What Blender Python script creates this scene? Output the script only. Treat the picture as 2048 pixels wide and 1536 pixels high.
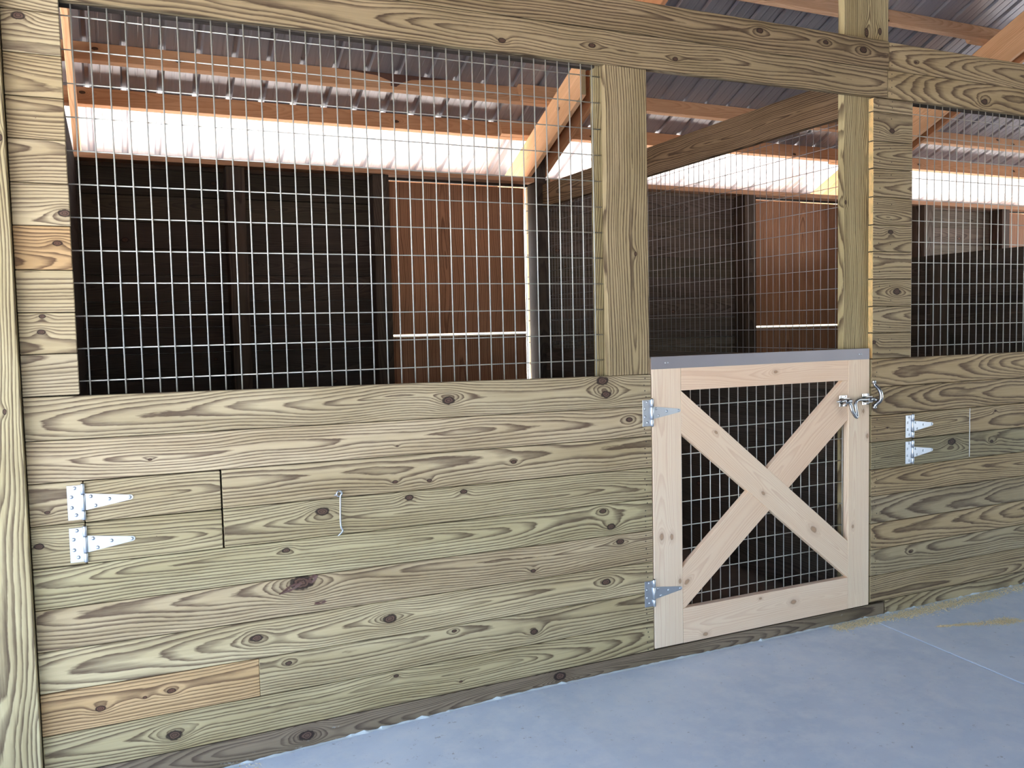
import bpy, bmesh, math, random
from mathutils import Vector, Matrix
random.seed(7)
C = bpy.context.scene.collection
sc = bpy.context.scene
for o in list(bpy.data.objects): bpy.data.objects.remove(o)

# ------------------------------------------------------------ camera
camd = bpy.data.cameras.new('camera'); cam = bpy.data.objects.new('camera', camd); C.objects.link(cam)
camd.sensor_width = 36.0; camd.lens = 1734.89 / 2048 * 36.0; camd.clip_start = 0.05; camd.clip_end = 500
cR = ((0.9078849, 0.0222221, -0.4186301), (-0.0472203, 0.9976598, -0.0494482), (0.4165516, 0.0646611, 0.9068096))
rt = Vector((cR[0][0], cR[0][2], -cR[0][1])); up = -Vector((cR[1][0], cR[1][2], -cR[1][1])); bk = -Vector((cR[2][0], cR[2][2], -cR[2][1]))
M = Matrix((rt, up, bk)).transposed().to_4x4(); M.translation = Vector((0.067127, -3.0176, 1.41451)); cam.matrix_world = M
sc.camera = cam

# ------------------------------------------------------------ world, sun, exposure
W = bpy.data.worlds.new('sky'); sc.world = W; W.use_nodes = True
wn = W.node_tree; bg = wn.nodes['Background']
sky = wn.nodes.new('ShaderNodeTexSky'); sky.sky_type = 'NISHITA'; sky.sun_disc = False
sky.sun_elevation = math.radians(52); sky.sun_rotation = math.radians(-20); sky.altitude = 50; sky.air_density = 1.0; sky.dust_density = 2.5; sky.ozone_density = 1.0
wn.links.new(sky.outputs['Color'], bg.inputs['Color']); bg.inputs['Strength'].default_value = 0.55
sl = bpy.data.lights.new('sun', 'SUN'); sun = bpy.data.objects.new('sun', sl); C.objects.link(sun)
sl.energy = 9.0; sl.angle = math.radians(0.6); sl.color = (1.0, 0.95, 0.87)
sdir = Vector((0.45, -1.0, -1.55)).normalized()      # light travels towards -y: it comes from behind the stalls
sun.rotation_euler = sdir.to_track_quat('-Z', 'Y').to_euler(); sun.location = (-4, 12, 14)
sc.view_settings.view_transform = 'Standard'; sc.view_settings.look = 'None'
sc.view_settings.gamma = 1.0; sc.view_settings.use_curve_mapping = False
sc.view_settings.exposure = 1.97
try:
    sc.cycles.use_denoising = True; sc.cycles.denoiser = 'OPENIMAGEDENOISE'
    sc.cycles.max_bounces = 8; sc.cycles.diffuse_bounces = 5; sc.cycles.glossy_bounces = 4
    sc.cycles.sample_clamp_indirect = 8.0; sc.cycles.caustics_reflective = False; sc.cycles.caustics_refractive = False
except Exception: pass

# ------------------------------------------------------------ material helpers
def lin(r, g, b):
    f = lambda c: (c / 255 / 12.92) if c / 255 <= .04045 else ((c / 255 + .055) / 1.055) ** 2.4
    return (f(r), f(g), f(b), 1)
class NT:
    def __init__(s, tree): s.t = tree
    def n(s, typ, **k):
        nd = s.t.nodes.new(typ)
        for a, v in k.items(): setattr(nd, a, v)
        return nd
    def put(s, sock, v):
        if hasattr(v, 'is_output') or isinstance(v, bpy.types.NodeSocket): s.t.links.new(v, sock)
        elif v is not None: sock.default_value = v
    def m(s, op, a, b=None, c=None, clamp=False):
        nd = s.n('ShaderNodeMath', operation=op, use_clamp=clamp)
        s.put(nd.inputs[0], a); s.put(nd.inputs[1], b)
        if c is not None: s.put(nd.inputs[2], c)
        return nd.outputs[0]
    def vec(s, x, y, z):
        nd = s.n('ShaderNodeCombineXYZ'); s.put(nd.inputs[0], x); s.put(nd.inputs[1], y); s.put(nd.inputs[2], z); return nd.outputs[0]
    def noise(s, v, scale=1.0, detail=2.0, rough=.5, out='Fac'):
        nd = s.n('ShaderNodeTexNoise'); s.put(nd.inputs['Vector'], v); nd.inputs['Scale'].default_value = scale
        nd.inputs['Detail'].default_value = detail; nd.inputs['Roughness'].default_value = rough
        return nd.outputs[out]
    def mix(s, f, a, b, mode='MIX'):
        nd = s.n('ShaderNodeMix', data_type='RGBA', blend_type=mode)
        s.put(nd.inputs[0], f); s.put(nd.inputs[6], a); s.put(nd.inputs[7], b); return nd.outputs[2]
    def ramp(s, f, stops, interp='LINEAR'):
        nd = s.n('ShaderNodeValToRGB'); s.put(nd.inputs[0], f); r = nd.color_ramp; r.interpolation = interp
        while len(r.elements) < len(stops): r.elements.new(0.5)
        for e, (p, c) in zip(r.elements, stops):
            e.position = p; e.color = c if len(c) == 4 else (*c, 1)
        return nd.outputs[0]
    def attr(s, name):
        return s.n('ShaderNodeAttribute', attribute_type='OBJECT', attribute_name=name)
    def sep(s, v):
        nd = s.n('ShaderNodeSeparateXYZ'); s.put(nd.inputs[0], v); return nd.outputs

def new_mat(name):
    m = bpy.data.materials.new(name); m.use_nodes = True
    t = NT(m.node_tree); b = m.node_tree.nodes['Principled BSDF']
    return m, t, b

def wood(name, early, late, spacing=.0075, contrast=1.0, rough=.72, blotch=.16, tone=(.62, .62, .55), knots=True, bump=.25, end=False, speck=False, fibre=.14, kcols=((.06, .032, .026), (.13, .075, .052), (.02, .012, .012)), kedge=.85):
    m, t, b = new_mat(name)
    tc = t.n('ShaderNodeTexCoord').outputs['Object']; X = t.sep(tc); u, th, v = X[0], X[1], X[2]
    seed = t.attr('g_seed').outputs['Fac']; gp = t.sep(t.attr('g_ring').outputs['Vector'])   # g_ring = (pith distance, slope, across)
    so = t.m('MULTIPLY', seed, 17.3)
    us = t.m('ADD', u, so)
    n1 = t.noise(t.vec(us, seed, 0.), .9, 2)
    h = t.m('ADD', t.m('ADD', gp[0], t.m('MULTIPLY', u, gp[1])), t.m('MULTIPLY', t.m('SUBTRACT', n1, .5), .09))
    n2 = t.noise(t.vec(us, 5.5, seed), 1.7, 1)
    w = t.m('ADD', t.m('SUBTRACT', v, gp[2]), t.m('MULTIPLY', t.m('SUBTRACT', n2, .5), .07))
    nw = t.noise(t.vec(t.m('MULTIPLY', us, 2.2), t.m('MULTIPLY', th, 8.), t.m('MULTIPLY', v, 17.)), 1.0, 2, .5)
    ht = t.m('ADD', h, th)
    R = t.m('SQRT', t.m('ADD', t.m('MULTIPLY', w, w), t.m('MULTIPLY', ht, ht)))
    R = t.m('ADD', R, t.m('MULTIPLY', nw, .015))
    nf = t.noise(t.vec(t.m('MULTIPLY', us, 14.), t.m('MULTIPLY', th, 60.), t.m('MULTIPLY', v, 95.)), 1.0, 3, .6)
    R = t.m('ADD', R, t.m('MULTIPLY', nf, spacing * .42))
    stk = t.noise(t.vec(t.m('MULTIPLY', us, 2.6), t.m('MULTIPLY', th, 60.), t.m('MULTIPLY', v, 130.)), 1.0, 2, .5)
    kcol = None; kd = None
    if knots:
        kn = t.noise(t.vec(us, 0., t.m('MULTIPLY', v, 1.)), 60, 2)
        for i in range(3):
            kv = t.sep(t.attr('g_knot%d' % i).outputs['Vector'])
            du = t.m('MULTIPLY', t.m('SUBTRACT', u, kv[0]), .62); dv = t.m('SUBTRACT', v, kv[1])
            d2 = t.m('ADD', t.m('MULTIPLY', du, du), t.m('MULTIPLY', dv, dv))
            r = t.m('MAXIMUM', kv[2], .0004)
            q = t.m('DIVIDE', t.m('SQRT', d2), r)
            e = t.m('POWER', 2.718, t.m('MULTIPLY', t.m('MULTIPLY', q, q), -.16))
            R = t.m('ADD', R, t.m('MULTIPLY', t.m('MULTIPLY', e, r), -1.9))
            q = t.m('ADD', q, t.m('MULTIPLY', t.m('SUBTRACT', kn, .5), .7))
            q = t.m('ADD', q, t.m('LESS_THAN', kv[2], .0005, ) if False else 0.0)
            q = t.m('MAXIMUM', q, t.m('MULTIPLY', t.m('LESS_THAN', kv[2], .0006), 9.))
            kd = q if kd is None else t.m('MINIMUM', kd, q)
    rn = t.noise(t.vec(R, seed, 3.1), 42, 2)
    ph = t.m('ADD', t.m('DIVIDE', R, spacing), t.m('MULTIPLY', rn, 1.5))
    fr = t.m('FRACT', ph)
    late_f = t.ramp(fr, [(0., (.0, .0, .0)), (.38, (.06, .06, .06)), (.70, (.72, .72, .72)), (.9, (1, 1, 1)), (1., (.12, .12, .12))])
    cid = t.noise(t.vec(t.m('FLOOR', ph), seed, 9.), 7.7, 0)
    amp = t.m('MULTIPLY', t.m('ADD', t.m('MULTIPLY', cid, 1.0), .38), contrast, clamp=True)
    fib = t.noise(t.vec(t.m('MULTIPLY', us, 9.), t.m('MULTIPLY', th, 300.), t.m('MULTIPLY', v, 420.)), 1.0, 2, .6)
    fac = t.m('MULTIPLY', late_f, amp)
    fac = t.m('ADD', fac, t.m('MULTIPLY', t.m('SUBTRACT', stk, .5), .55 * contrast))
    fac = t.m('ADD', fac, t.m('MULTIPLY', t.m('SUBTRACT', fib, .5), .35), clamp=True)
    bl = t.noise(t.vec(t.m('MULTIPLY', us, 1.6), th, t.m('MULTIPLY', v, 9.)), 1.0, 3, .6)
    col = t.mix(fac, (*early[:3], 1), (*late[:3], 1))
    col = t.mix(t.ramp(bl, [(.35, (0, 0, 0)), (.75, (1, 1, 1))]), col, t.mix(1.0, col, (*tone, 1), 'MULTIPLY'))
    fm = t.m('ADD', t.m('MULTIPLY', t.m('SUBTRACT', fib, .5), fibre * 2), 1.0)
    col = t.mix(1.0, col, t.vec(fm, fm, fm), 'MULTIPLY')
    if knots:
        kc = t.ramp(t.m('FRACT', t.m('MULTIPLY', kd, 2.6)), [(0, kcols[0]), (.5, kcols[1]), (1, kcols[2])])
        inside = t.m('LESS_THAN', kd, .82); ring = t.m('SUBTRACT', 1.0, t.ramp(kd, [(0., (1, 1, 1)), (.30, (1, 1, 1)), (1., (1, 1, 1))]) if False else 0.0)
        halo = t.ramp(t.m('MULTIPLY', kd, .25), [(0, (1, 1, 1)), (.24, (1, 1, 1)), (.30, (.5, .5, .5)), (.75, (0, 0, 0))])
        col = t.mix(t.m('MULTIPLY', halo, .55), col, (late[0] * .62, late[1] * .55, late[2] * .5, 1))
        edge = t.ramp(t.m('MULTIPLY', kd, .5), [(0, (0, 0, 0)), (.34, (0, 0, 0)), (.41, (1, 1, 1)), (.5, (1, 1, 1)), (.56, (0, 0, 0))])
        col = t.mix(inside, col, kc)
        col = t.mix(t.m('MULTIPLY', edge, kedge), col, (.02, .012, .01, 1))
    tint = t.attr('g_tint').outputs['Color']
    col = t.mix(1.0, col, tint, 'MULTIPLY')
    if speck:
        sp = t.noise(t.vec(t.m('MULTIPLY', us, 18.), 0, t.m('MULTIPLY', v, 30.)), 1.0, 6, .75)
        sf = t.ramp(t.m('ADD', sp, t.m('MULTIPLY', t.m('SUBTRACT', -.01, v), 2.2)), [(.60, (0, 0, 0)), (.72, (1, 1, 1))])
        col = t.mix(t.m('MULTIPLY', sf, .75), col, (.46, .47, .44, 1))
    t.put(b.inputs['Base Color'], col); b.inputs['Roughness'].default_value = rough
    b.inputs['Specular IOR Level'].default_value = .25
    bp = t.n('ShaderNodeBump'); bp.inputs['Strength'].default_value = bump; bp.inputs['Distance'].default_value = .0015
    t.put(bp.inputs['Height'], t.m('ADD', t.m('MULTIPLY', fac, -.6), fib)); t.put(b.inputs['Normal'], bp.outputs[0])
    return m

def endgrain(name, c1, c2):
    m, t, b = new_mat(name)
    X = t.sep(t.n('ShaderNodeTexCoord').outputs['Object']); seed = t.attr('g_seed').outputs['Fac']
    y = t.m('SUBTRACT', X[1], .09); z = t.m('SUBTRACT', X[2], t.m('MULTIPLY', t.m('SUBTRACT', t.m('FRACT', t.m('MULTIPLY', seed, 7.7)), .5), .12))
    R = t.m('SQRT', t.m('ADD', t.m('MULTIPLY', y, y), t.m('MULTIPLY', z, z)))
    fr = t.m('FRACT', t.m('DIVIDE', R, .0065)); f = t.ramp(fr, [(0, (0, 0, 0)), (.5, (.15, .15, .15)), (.9, (1, 1, 1)), (1, (0, 0, 0))])
    n = t.noise(t.vec(seed, t.m('MULTIPLY', X[1], 60), t.m('MULTIPLY', X[2], 30)), 1.0, 3)
    col = t.mix(f, (*c1, 1), (*c2, 1)); col = t.mix(t.ramp(n, [(.4, (0, 0, 0)), (.75, (.7, .7, .7))]), col, (.30, .26, .12, 1))
    t.put(b.inputs['Base Color'], col); b.inputs['Roughness'].default_value = .85
    return m

TREATED = wood('treated_pine', (.50, .405, .262), (.132, .090, .060), contrast=1.3, spacing=.0095, tone=(.70, .66, .58))
HEART = wood('treated_pine_wide_grain', (.48, .395, .27), (.115, .080, .056), contrast=1.6, spacing=.0115)
DARKTRT = wood('shaded_treated_pine', (.085, .066, .056), (.038, .028, .024), spacing=.010, contrast=.9)  # treated pine with the stall's shade worked into its colour
BASEW = wood('soiled_base_pine', (.25, .185, .125), (.09, .06, .043), spacing=.006, speck=True, knots=True)
SPRUCE = wood('fresh_spruce', (.82, .67, .52), (.66, .45, .33), spacing=.007, contrast=.55, blotch=.05, tone=(.96, .90, .86), bump=.08, fibre=.05, rough=.6, kcols=((.42, .26, .17), (.52, .34, .22), (.33, .20, .13)), kedge=.22)
FRAMING = wood('framing_pine', (.70, .46, .30), (.52, .30, .17), spacing=.009, contrast=.7, tone=(.85, .78, .72), bump=.12)
PLY = wood('plywood_face', (.43, .225, .135), (.20, .095, .058), spacing=.016, contrast=.9, tone=(.82, .78, .74), knots=False, bump=.1)
ENDRAW = endgrain('raw_end_grain', (.78, .52, .22), (.50, .27, .10))
ENDT = endgrain('treated_end_grain', (.40, .33, .20), (.22, .16, .09))

def galv(name, col=(.62, .63, .63), metallic=.75, rough=.38, nz=.10, scale=40):
    m, t, b = new_mat(name)
    tc = t.n('ShaderNodeTexCoord').outputs['Object']
    vo = t.n('ShaderNodeTexVoronoi'); t.put(vo.inputs['Vector'], tc); vo.inputs['Scale'].default_value = scale
    n = t.noise(tc, scale * .4, 3)
    f = t.m('ADD', t.m('MULTIPLY', vo.outputs['Distance'], .5), t.m('MULTIPLY', n, .6), clamp=True)
    t.put(b.inputs['Base Color'], t.mix(f, (col[0] * (1 - nz), col[1] * (1 - nz), col[2] * (1 - nz), 1), (*col, 1)))
    b.inputs['Metallic'].default_value = metallic
    t.put(b.inputs['Roughness'], t.m('ADD', t.m('MULTIPLY', n, .15), rough - .07))
    return m
WIRE = galv('galvanised_wire', (.53, .515, .46), .55, .5, .12, 60)
ZINC = galv('zinc_plated_steel', (.52, .55, .59), .88, .34, .06, 90)
CHROME = galv('polished_zinc', (.42, .42, .42), 1.0, .24, .03, 60)
CAP = galv('grey_steel_strip', (.27, .25, .27), .35, .50, .06, 20)
ROOF = None
def roofmat():
    m, t, b = new_mat('galvalume_sheet')
    X = t.sep(t.n('ShaderNodeTexCoord').outputs['Object'])
    n = t.noise(t.vec(t.m('MULTIPLY', X[0], 60.), t.m('MULTIPLY', X[1], 1.1), 0.), 1.0, 3, .6)
    n2 = t.noise(t.vec(t.m('MULTIPLY', X[0], 5.), t.m('MULTIPLY', X[1], 4.), 0.), 1.0, 2)
    t.put(b.inputs['Base Color'], t.mix(n, (.31, .32, .37, 1), (.46, .46, .50, 1)))
    b.inputs['Metallic'].default_value = .65
    t.put(b.inputs['Roughness'], t.m('ADD', t.m('MULTIPLY', n2, .12), .36))
    bp = t.n('ShaderNodeBump'); bp.inputs['Strength'].default_value = .05; bp.inputs['Distance'].default_value = .002
    t.put(bp.inputs['Height'], n); t.put(b.inputs['Normal'], bp.outputs[0])
    return m
ROOF = roofmat()
def concrete():
    m, t, b = new_mat('concrete_slab')
    g = t.n('ShaderNodeNewGeometry').outputs['Position']
    n1 = t.noise(g, 1.6, 5, .6); n2 = t.noise(g, 9, 4, .65); n3 = t.noise(g, 70, 3, .6); n4 = t.noise(g, 26, 5, .8)
    col = t.mix(t.ramp(n1, [(.3, (0, 0, 0)), (.7, (1, 1, 1))]), (.52, .60, .71, 1), (.67, .74, .83, 1))
    col = t.mix(t.ramp(n2, [(.42, (0, 0, 0)), (.68, (.6, .6, .6))]), col, (.76, .80, .84, 1))
    col = t.mix(t.ramp(n4, [(.62, (0, 0, 0)), (.70, (.8, .8, .8))]), col, (.24, .23, .24, 1))
    col = t.mix(t.ramp(n3, [(.70, (0, 0, 0)), (.78, (.6, .6, .6))]), col, (.70, .74, .78, 1))
    t.put(b.inputs['Base Color'], col); t.put(b.inputs['Roughness'], t.m('ADD', t.m('MULTIPLY', n2, .2), .45))
    bp = t.n('ShaderNodeBump'); bp.inputs['Strength'].default_value = .2; bp.inputs['Distance'].default_value = .004
    t.put(bp.inputs['Height'], t.m('ADD', n2, t.m('MULTIPLY', n3, .3))); t.put(b.inputs['Normal'], bp.outputs[0])
    return m
CONC = concrete()
def simple(name, c1, c2, scale=20, rough=.9, metallic=0):
    m, t, b = new_mat(name); g = t.n('ShaderNodeNewGeometry').outputs['Position']
    t.put(b.inputs['Base Color'], t.mix(t.noise(g, scale, 5, .65), (*c1, 1), (*c2, 1)))
    b.inputs['Roughness'].default_value = rough; b.inputs['Metallic'].default_value = metallic
    return m
SOIL = simple('stall_soil', (.10, .085, .07), (.18, .15, .12), 12)
SAND = simple('pale_sandy_ground', (.60, .54, .45), (.72, .66, .56), 3)
DUST = simple('sawdust', (.80, .66, .40), (.92, .80, .55), 90)
SLURRY = simple('cement_residue', (.52, .56, .56), (.68, .72, .72), 60)
NAIL = simple('dark_nail_hole', (.02, .015, .012), (.05, .04, .03), 200, .7)
PIPE = simple('white_trim_edge', (.75, .74, .70), (.85, .84, .80), 30, .6)
SIDING = simple('white_siding', (.72, .73, .74), (.80, .80, .80), 5, .5)

# ------------------------------------------------------------ object helpers
def link(o, parent=None):
    C.objects.link(o)
    if parent is not None: o.parent = parent
    return o
def tag(o, label=None, cat=None, group=None, kind=None):
    if label: o['label'] = label
    if cat: o['category'] = cat
    if group: o['group'] = group
    if kind: o['kind'] = kind
    return o
def empty(name, loc=(0, 0, 0), label=None, cat=None, group=None, kind=None):
    o = bpy.data.objects.new(name, None); o.location = loc; o.empty_display_size = .1; C.objects.link(o)
    return tag(o, label, cat, group, kind)
def grain(o, tint=(1, 1, 1), seed=None, ring=None, knots=()):
    o['g_seed'] = float(seed if seed is not None else random.uniform(0, 10))
    if ring is None:
        ring = (random.choice([-1, 1]) * random.uniform(.0, .07), random.choice([-1, 1]) * random.uniform(.015, .06), random.uniform(-.04, .04))
    o['g_ring'] = [float(a) for a in ring]
    k = list(knots) + [(0., 0., 0.)] * 3
    for i in range(3): o['g_knot%d' % i] = [float(a) for a in k[i]]
    o['g_tint'] = [float(a) for a in tint]
    return o
def place(o, parent):
    if parent is not None:
        o.parent = parent
        o.matrix_parent_inverse = parent.matrix_basis.inverted()
def prism(name, outline, a0, a1, axis, mat, parent=None, angle=0., chamfer=.0015, endmat=None, grainkw=None, length='x'):
    """outline: 2D points; axis 'y' -> outline is (x,z) extruded y=a0..a1. Local X runs along `angle` in the outline plane."""
    cx = sum(p[0] for p in outline) / len(outline); cz = sum(p[1] for p in outline) / len(outline); ca = (a0 + a1) / 2
    co, si = math.cos(angle), math.sin(angle)
    bm = bmesh.new(); loc = []
    for (x, z) in outline:
        dx, dz = x - cx, z - cz
        loc.append((dx * co + dz * si, -dx * si + dz * co))
    t = (a1 - a0) / 2
    A = [bm.verts.new((u, -t, v)) for u, v in loc]; B = [bm.verts.new((u, t, v)) for u, v in loc]
    n = len(loc)
    bm.faces.new(A); bm.faces.new(B[::-1])
    for i in range(n): bm.faces.new((A[i], B[i], B[(i + 1) % n], A[(i + 1) % n]))
    bmesh.ops.recalc_face_normals(bm, faces=bm.faces)
    if endmat is not None:
        for f in bm.faces:
            if abs(f.normal.x) > .9: f.material_index = 1
    if chamfer > 0:
        bmesh.ops.bevel(bm, geom=list(bm.edges), offset=chamfer, segments=1, profile=.5, affect='EDGES')
    me = bpy.data.meshes.new(name); bm.to_mesh(me); bm.free()
    me.materials.append(mat)
    if endmat is not None: me.materials.append(endmat)
    o = bpy.data.objects.new(name, me)
    if axis == 'y':     # local (u, t, v) -> world x,z plane
        Mx = Matrix(((co, 0, -si), (0, 1, 0), (si, 0, co))).to_4x4(); Mx.translation = Vector((cx, ca, cz))
    elif axis == 'x':   # outline is (y,z): local u->y, v->z, t-> -x
        Mx = Matrix(((0, -1, 0), (co, 0, -si), (si, 0, co))).to_4x4(); Mx.translation = Vector((ca, cx, cz))
    elif axis == 'z':   # outline is (x,y): local u->x, v->y, t-> -z
        Mx = Matrix(((co, 0, -si), (si, 0, co), (0, -1, 0))).to_4x4(); Mx.translation = Vector((cx, cz, ca))
    C.objects.link(o)
    o.matrix_basis = Mx
    place(o, parent)
    if grainkw is not None: grain(o, **grainkw)
    return o
def hboard(name, x0, x1, z0, z1, y0, y1, mat, parent=None, tint=(1, 1, 1), knots=(), endmat=ENDT, zl=None, zr=None, ring=None, seed=None, ch=.002):
    """horizontal board; zl=(bottom,top) at x0, zr=(bottom,top) at x1; knots in world (x,z,r)"""
    zl = zl or (z0, z1); zr = zr or (z0, z1)
    pts = [(x0, zl[0]), (x1, zr[0]), (x1, zr[1]), (x0, zl[1])]
    cx = (x0 + x1) / 2; cz = sum(p[1] for p in pts) / 4; a = math.atan2(zr[0] + zr[1] - zl[0] - zl[1], 2 * (x1 - x0))
    kk = [((kx - cx), (kz - cz) - (kx - cx) * math.tan(a), r) for kx, kz, r in knots]
    return prism(name, pts, y0, y1, 'y', mat, parent, a, ch, endmat, dict(tint=tint, knots=kk, ring=ring, seed=seed))
def vboard(name, x0, x1, z0, z1, y0, y1, mat, parent=None, tint=(1, 1, 1), knots=(), ring=None, seed=None, ch=.002, endmat=ENDT):
    pts = [(x0, z0), (x1, z0), (x1, z1), (x0, z1)]
    cx, cz = (x0 + x1) / 2, (z0 + z1) / 2
    kk = [(kz - cz, -(kx - cx), r) for kx, kz, r in knots]
    return prism(name, pts, y0, y1, 'y', mat, parent, math.pi / 2, ch, endmat, dict(tint=tint, knots=kk, ring=ring, seed=seed))
def yboard(name, x0, x1, z0, z1, y0, y1, mat, parent=None, tint=(1, 1, 1), pts=None, ang=0., ring=None, ch=.002, knots=()):
    pts = pts or [(y0, z0), (y1, z0), (y1, z1), (y0, z1)]
    return prism(name, pts, x0, x1, 'x', mat, parent, ang, ch, ENDT, dict(tint=tint, ring=ring, knots=knots))
def vbeam_y(name, x0, x1, y0, y1, z0, z1, mat, parent=None, tint=(1, 1, 1), ring=None):   # upright with big side faces seen along x
    return vboard(name, x0, x1, z0, z1, y0, y1, mat, parent, tint, ring=ring, ch=.003)
def tube(bm, pts, r, seg=8, smooth=True, radii=None, caps=True):
    pts = [Vector(p) for p in pts]; rings = []
    prev = None
    for i, p in enumerate(pts):
        d = (pts[min(i + 1, len(pts) - 1)] - pts[max(i - 1, 0)]).normalized()
        if prev is None:
            a = d.orthogonal().normalized()
        else:
            a = (prev - d * prev.dot(d)).normalized()
        prev = a; b = d.cross(a); rr = radii[i] if radii else r
        rings.append([bm.verts.new(p + (a * math.cos(k * math.tau / seg) + b * math.sin(k * math.tau / seg)) * rr) for k in range(seg)])
    for i in range(len(rings) - 1):
        for k in range(seg):
            f = bm.faces.new((rings[i][k], rings[i][(k + 1) % seg], rings[i + 1][(k + 1) % seg], rings[i + 1][k])); f.smooth = smooth
    if caps: bm.faces.new(rings[0][::-1]); bm.faces.new(rings[-1])
def catmull(P, n=6):
    P = [Vector(p) for p in P]; out = []
    for i in range(len(P) - 1):
        p0 = P[max(i - 1, 0)]; p1 = P[i]; p2 = P[i + 1]; p3 = P[min(i + 2, len(P) - 1)]
        for k in range(n):
            s = k / n
            out.append(.5 * ((2 * p1) + (p2 - p0) * s + (2 * p0 - 5 * p1 + 4 * p2 - p3) * s * s + (3 * p1 - p0 - 3 * p2 + p3) * s ** 3))
    out.append(P[-1]); return out
def mesh_obj(name, bm, mat, parent=None, loc=(0, 0, 0)):
    bmesh.ops.recalc_face_normals(bm, faces=bm.faces)
    me = bpy.data.meshes.new(name); bm.to_mesh(me); bm.free(); me.materials.append(mat)
    o = bpy.data.objects.new(name, me); o.location = loc; C.objects.link(o)
    place(o, parent)
    return o

# ------------------------------------------------------------ floor and grounds
# slab in front of the stalls; it falls a little towards the left; a control joint runs out from the wall
def fz(x):
    if x >= 1.5: return 0.
    if x >= .3: return -.042 * (1.5 - x) / 1.2
    return -.042 - .03 * min(.3 - x, 1.5)
floor = empty('floor', kind='structure')
def slab(pts_x, y0, y1, jx0=None, jx1=None, side=0):
    bm = bmesh.new(); ys = [y1, y1 - .05, -.6, -1.6, -3., y0]; rows = []
    for y in ys:
        row = []
        for i, x in enumerate(pts_x):
            xx = x
            if side == 1 and i == len(pts_x) - 1: xx = 3.262 + (y + .05) * .082 - .006
            if side == 2 and i == 0: xx = 3.262 + (y + .05) * .082 + .006
            row.append(bm.verts.new((xx, y, fz(xx))))
        rows.append(row)
    top = []
    for a, b in zip(rows, rows[1:]):
        for i in range(len(a) - 1): top.append(bm.faces.new((a[i], a[i + 1], b[i + 1], b[i])))
    r = bmesh.ops.extrude_face_region(bm, geom=top); vs = [e for e in r['geom'] if isinstance(e, bmesh.types.BMVert)]
    bmesh.ops.translate(bm, verts=vs, vec=(0, 0, -.12))
    return mesh_obj('slab', bm, CONC, floor)
slab([-8, -3, -1.2, -.2, .1, .3, .6, .9, 1.2, 1.5, 2.0, 2.6, 3.2], -7, -.0305, side=1)
slab([3.3, 4.5, 6, 9, 14], -7, -.0305, side=2)
bm = bmesh.new()
for p in ((3.10, -7, -.03), (3.30, -.04, -.03)): pass
bmesh.ops.create_cube(bm, size=1, matrix=Matrix.Translation((3.0, -3.5, -.04)) @ Matrix.Diagonal((1.2, 6.9, .06, 1)))
mesh_obj('joint_filler', bm, SLURRY, floor)
def ground(name, x0, x1, y0, y1, z, mat):
    bm = bmesh.new(); bmesh.ops.create_cube(bm, size=1, matrix=Matrix.Translation(((x0 + x1) / 2, (y0 + y1) / 2, z - .1)) @ Matrix.Diagonal((x1 - x0, y1 - y0, .2, 1)))
    o = mesh_obj(name, bm, mat); tag(o, kind='structure'); return o
ground('ground_stall', -8, 14, -.0295, 3.70, -.03, SOIL)
ground('ground_back', -60, 80, 3.701, 90, -.03, SAND)
ground('ground_front', -60, 80, -70, -7.001, -.03, SAND)
ground('ground_side', -60, -8.001, -7, 3.70, -.03, SAND)
ground('ground_end', 14.001, 80, -7, 3.70, -.03, SAND)

# cement residue along the foot of the wall
bm = bmesh.new(); rr = random.Random(3); prev = None; x = -.2
while x < 4.6:
    wv = .004 + .010 * rr.random(); hh = .001 + .004 * rr.random() + (.005 if rr.random() > .9 else 0)
    z = fz(x)
    cur = [bm.verts.new((x, -.0335, z + hh)), bm.verts.new((x, -.036 - wv * .5, z + hh * .35)), bm.verts.new((x, -.036 - wv, z + .0005)), bm.verts.new((x, -.0335, z - .004))]
    if prev:
        for k in range(3): bm.faces.new((prev[k], cur[k], cur[k + 1], prev[k + 1]))
    prev = cur; x += .012 + rr.random() * .02
o = mesh_obj('trim_1', bm, SLURRY); tag(o, kind='structure')

# sawdust
def dust(name, spots, n, label, seed):
    bm = bmesh.new(); rr = random.Random(seed)
    for _ in range(n):
        (ax, ay, bx, by, w) = rr.choice(spots); s = rr.random(); g = rr.gauss(0, .42) * w
        x = ax + (bx - ax) * s + rr.gauss(0, .01); y = ay + (by - ay) * s + g
        y = min(y, -.045)
        z = fz(x) + .0012 + rr.random() * .003; l = .0018 + rr.random() * .0035; a = rr.random() * 3.14; c, d = math.cos(a) * l, math.sin(a) * l
        q = [bm.verts.new((x - c, y - d, z)), bm.verts.new((x + d * .5, y - c * .5, z + rr.random() * .002)), bm.verts.new((x + c, y + d, z)), bm.verts.new((x - d * .5, y + c * .5, z + .0015))]
        bm.faces.new(q); v = bm.verts.new((x, y, z - .0012)); bm.faces.new((q[0], v, q[1])); bm.faces.new((q[2], v, q[3]))
    o = mesh_obj(name, bm, DUST); tag(o, label, 'sawdust', kind='stuff'); return o
dust('sawdust', [(3.02, -.08, 3.3, -.075, .05), (3.25, -.09, 3.8, -.085, .05), (3.7, -.085, 4.5, -.07, .05), (3.4, -.10, 4.1, -.08, .06)], 6500, 'pale sawdust line along the foot of the stall wall right of the gate', 5)
dust('sawdust', [(3.60, -.33, 3.86, -.40, .035), (3.45, -.28, 3.62, -.33, .012), (3.72, -.37, 3.84, -.38, .05)], 1500, 'loose patch of sawdust out on the concrete right of the gate', 6)
dust('sawdust', [(.0, -.10, .45, -.10, .06)], 700, 'faint sprinkle of sawdust on the concrete below the feed hatch', 8)

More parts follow.
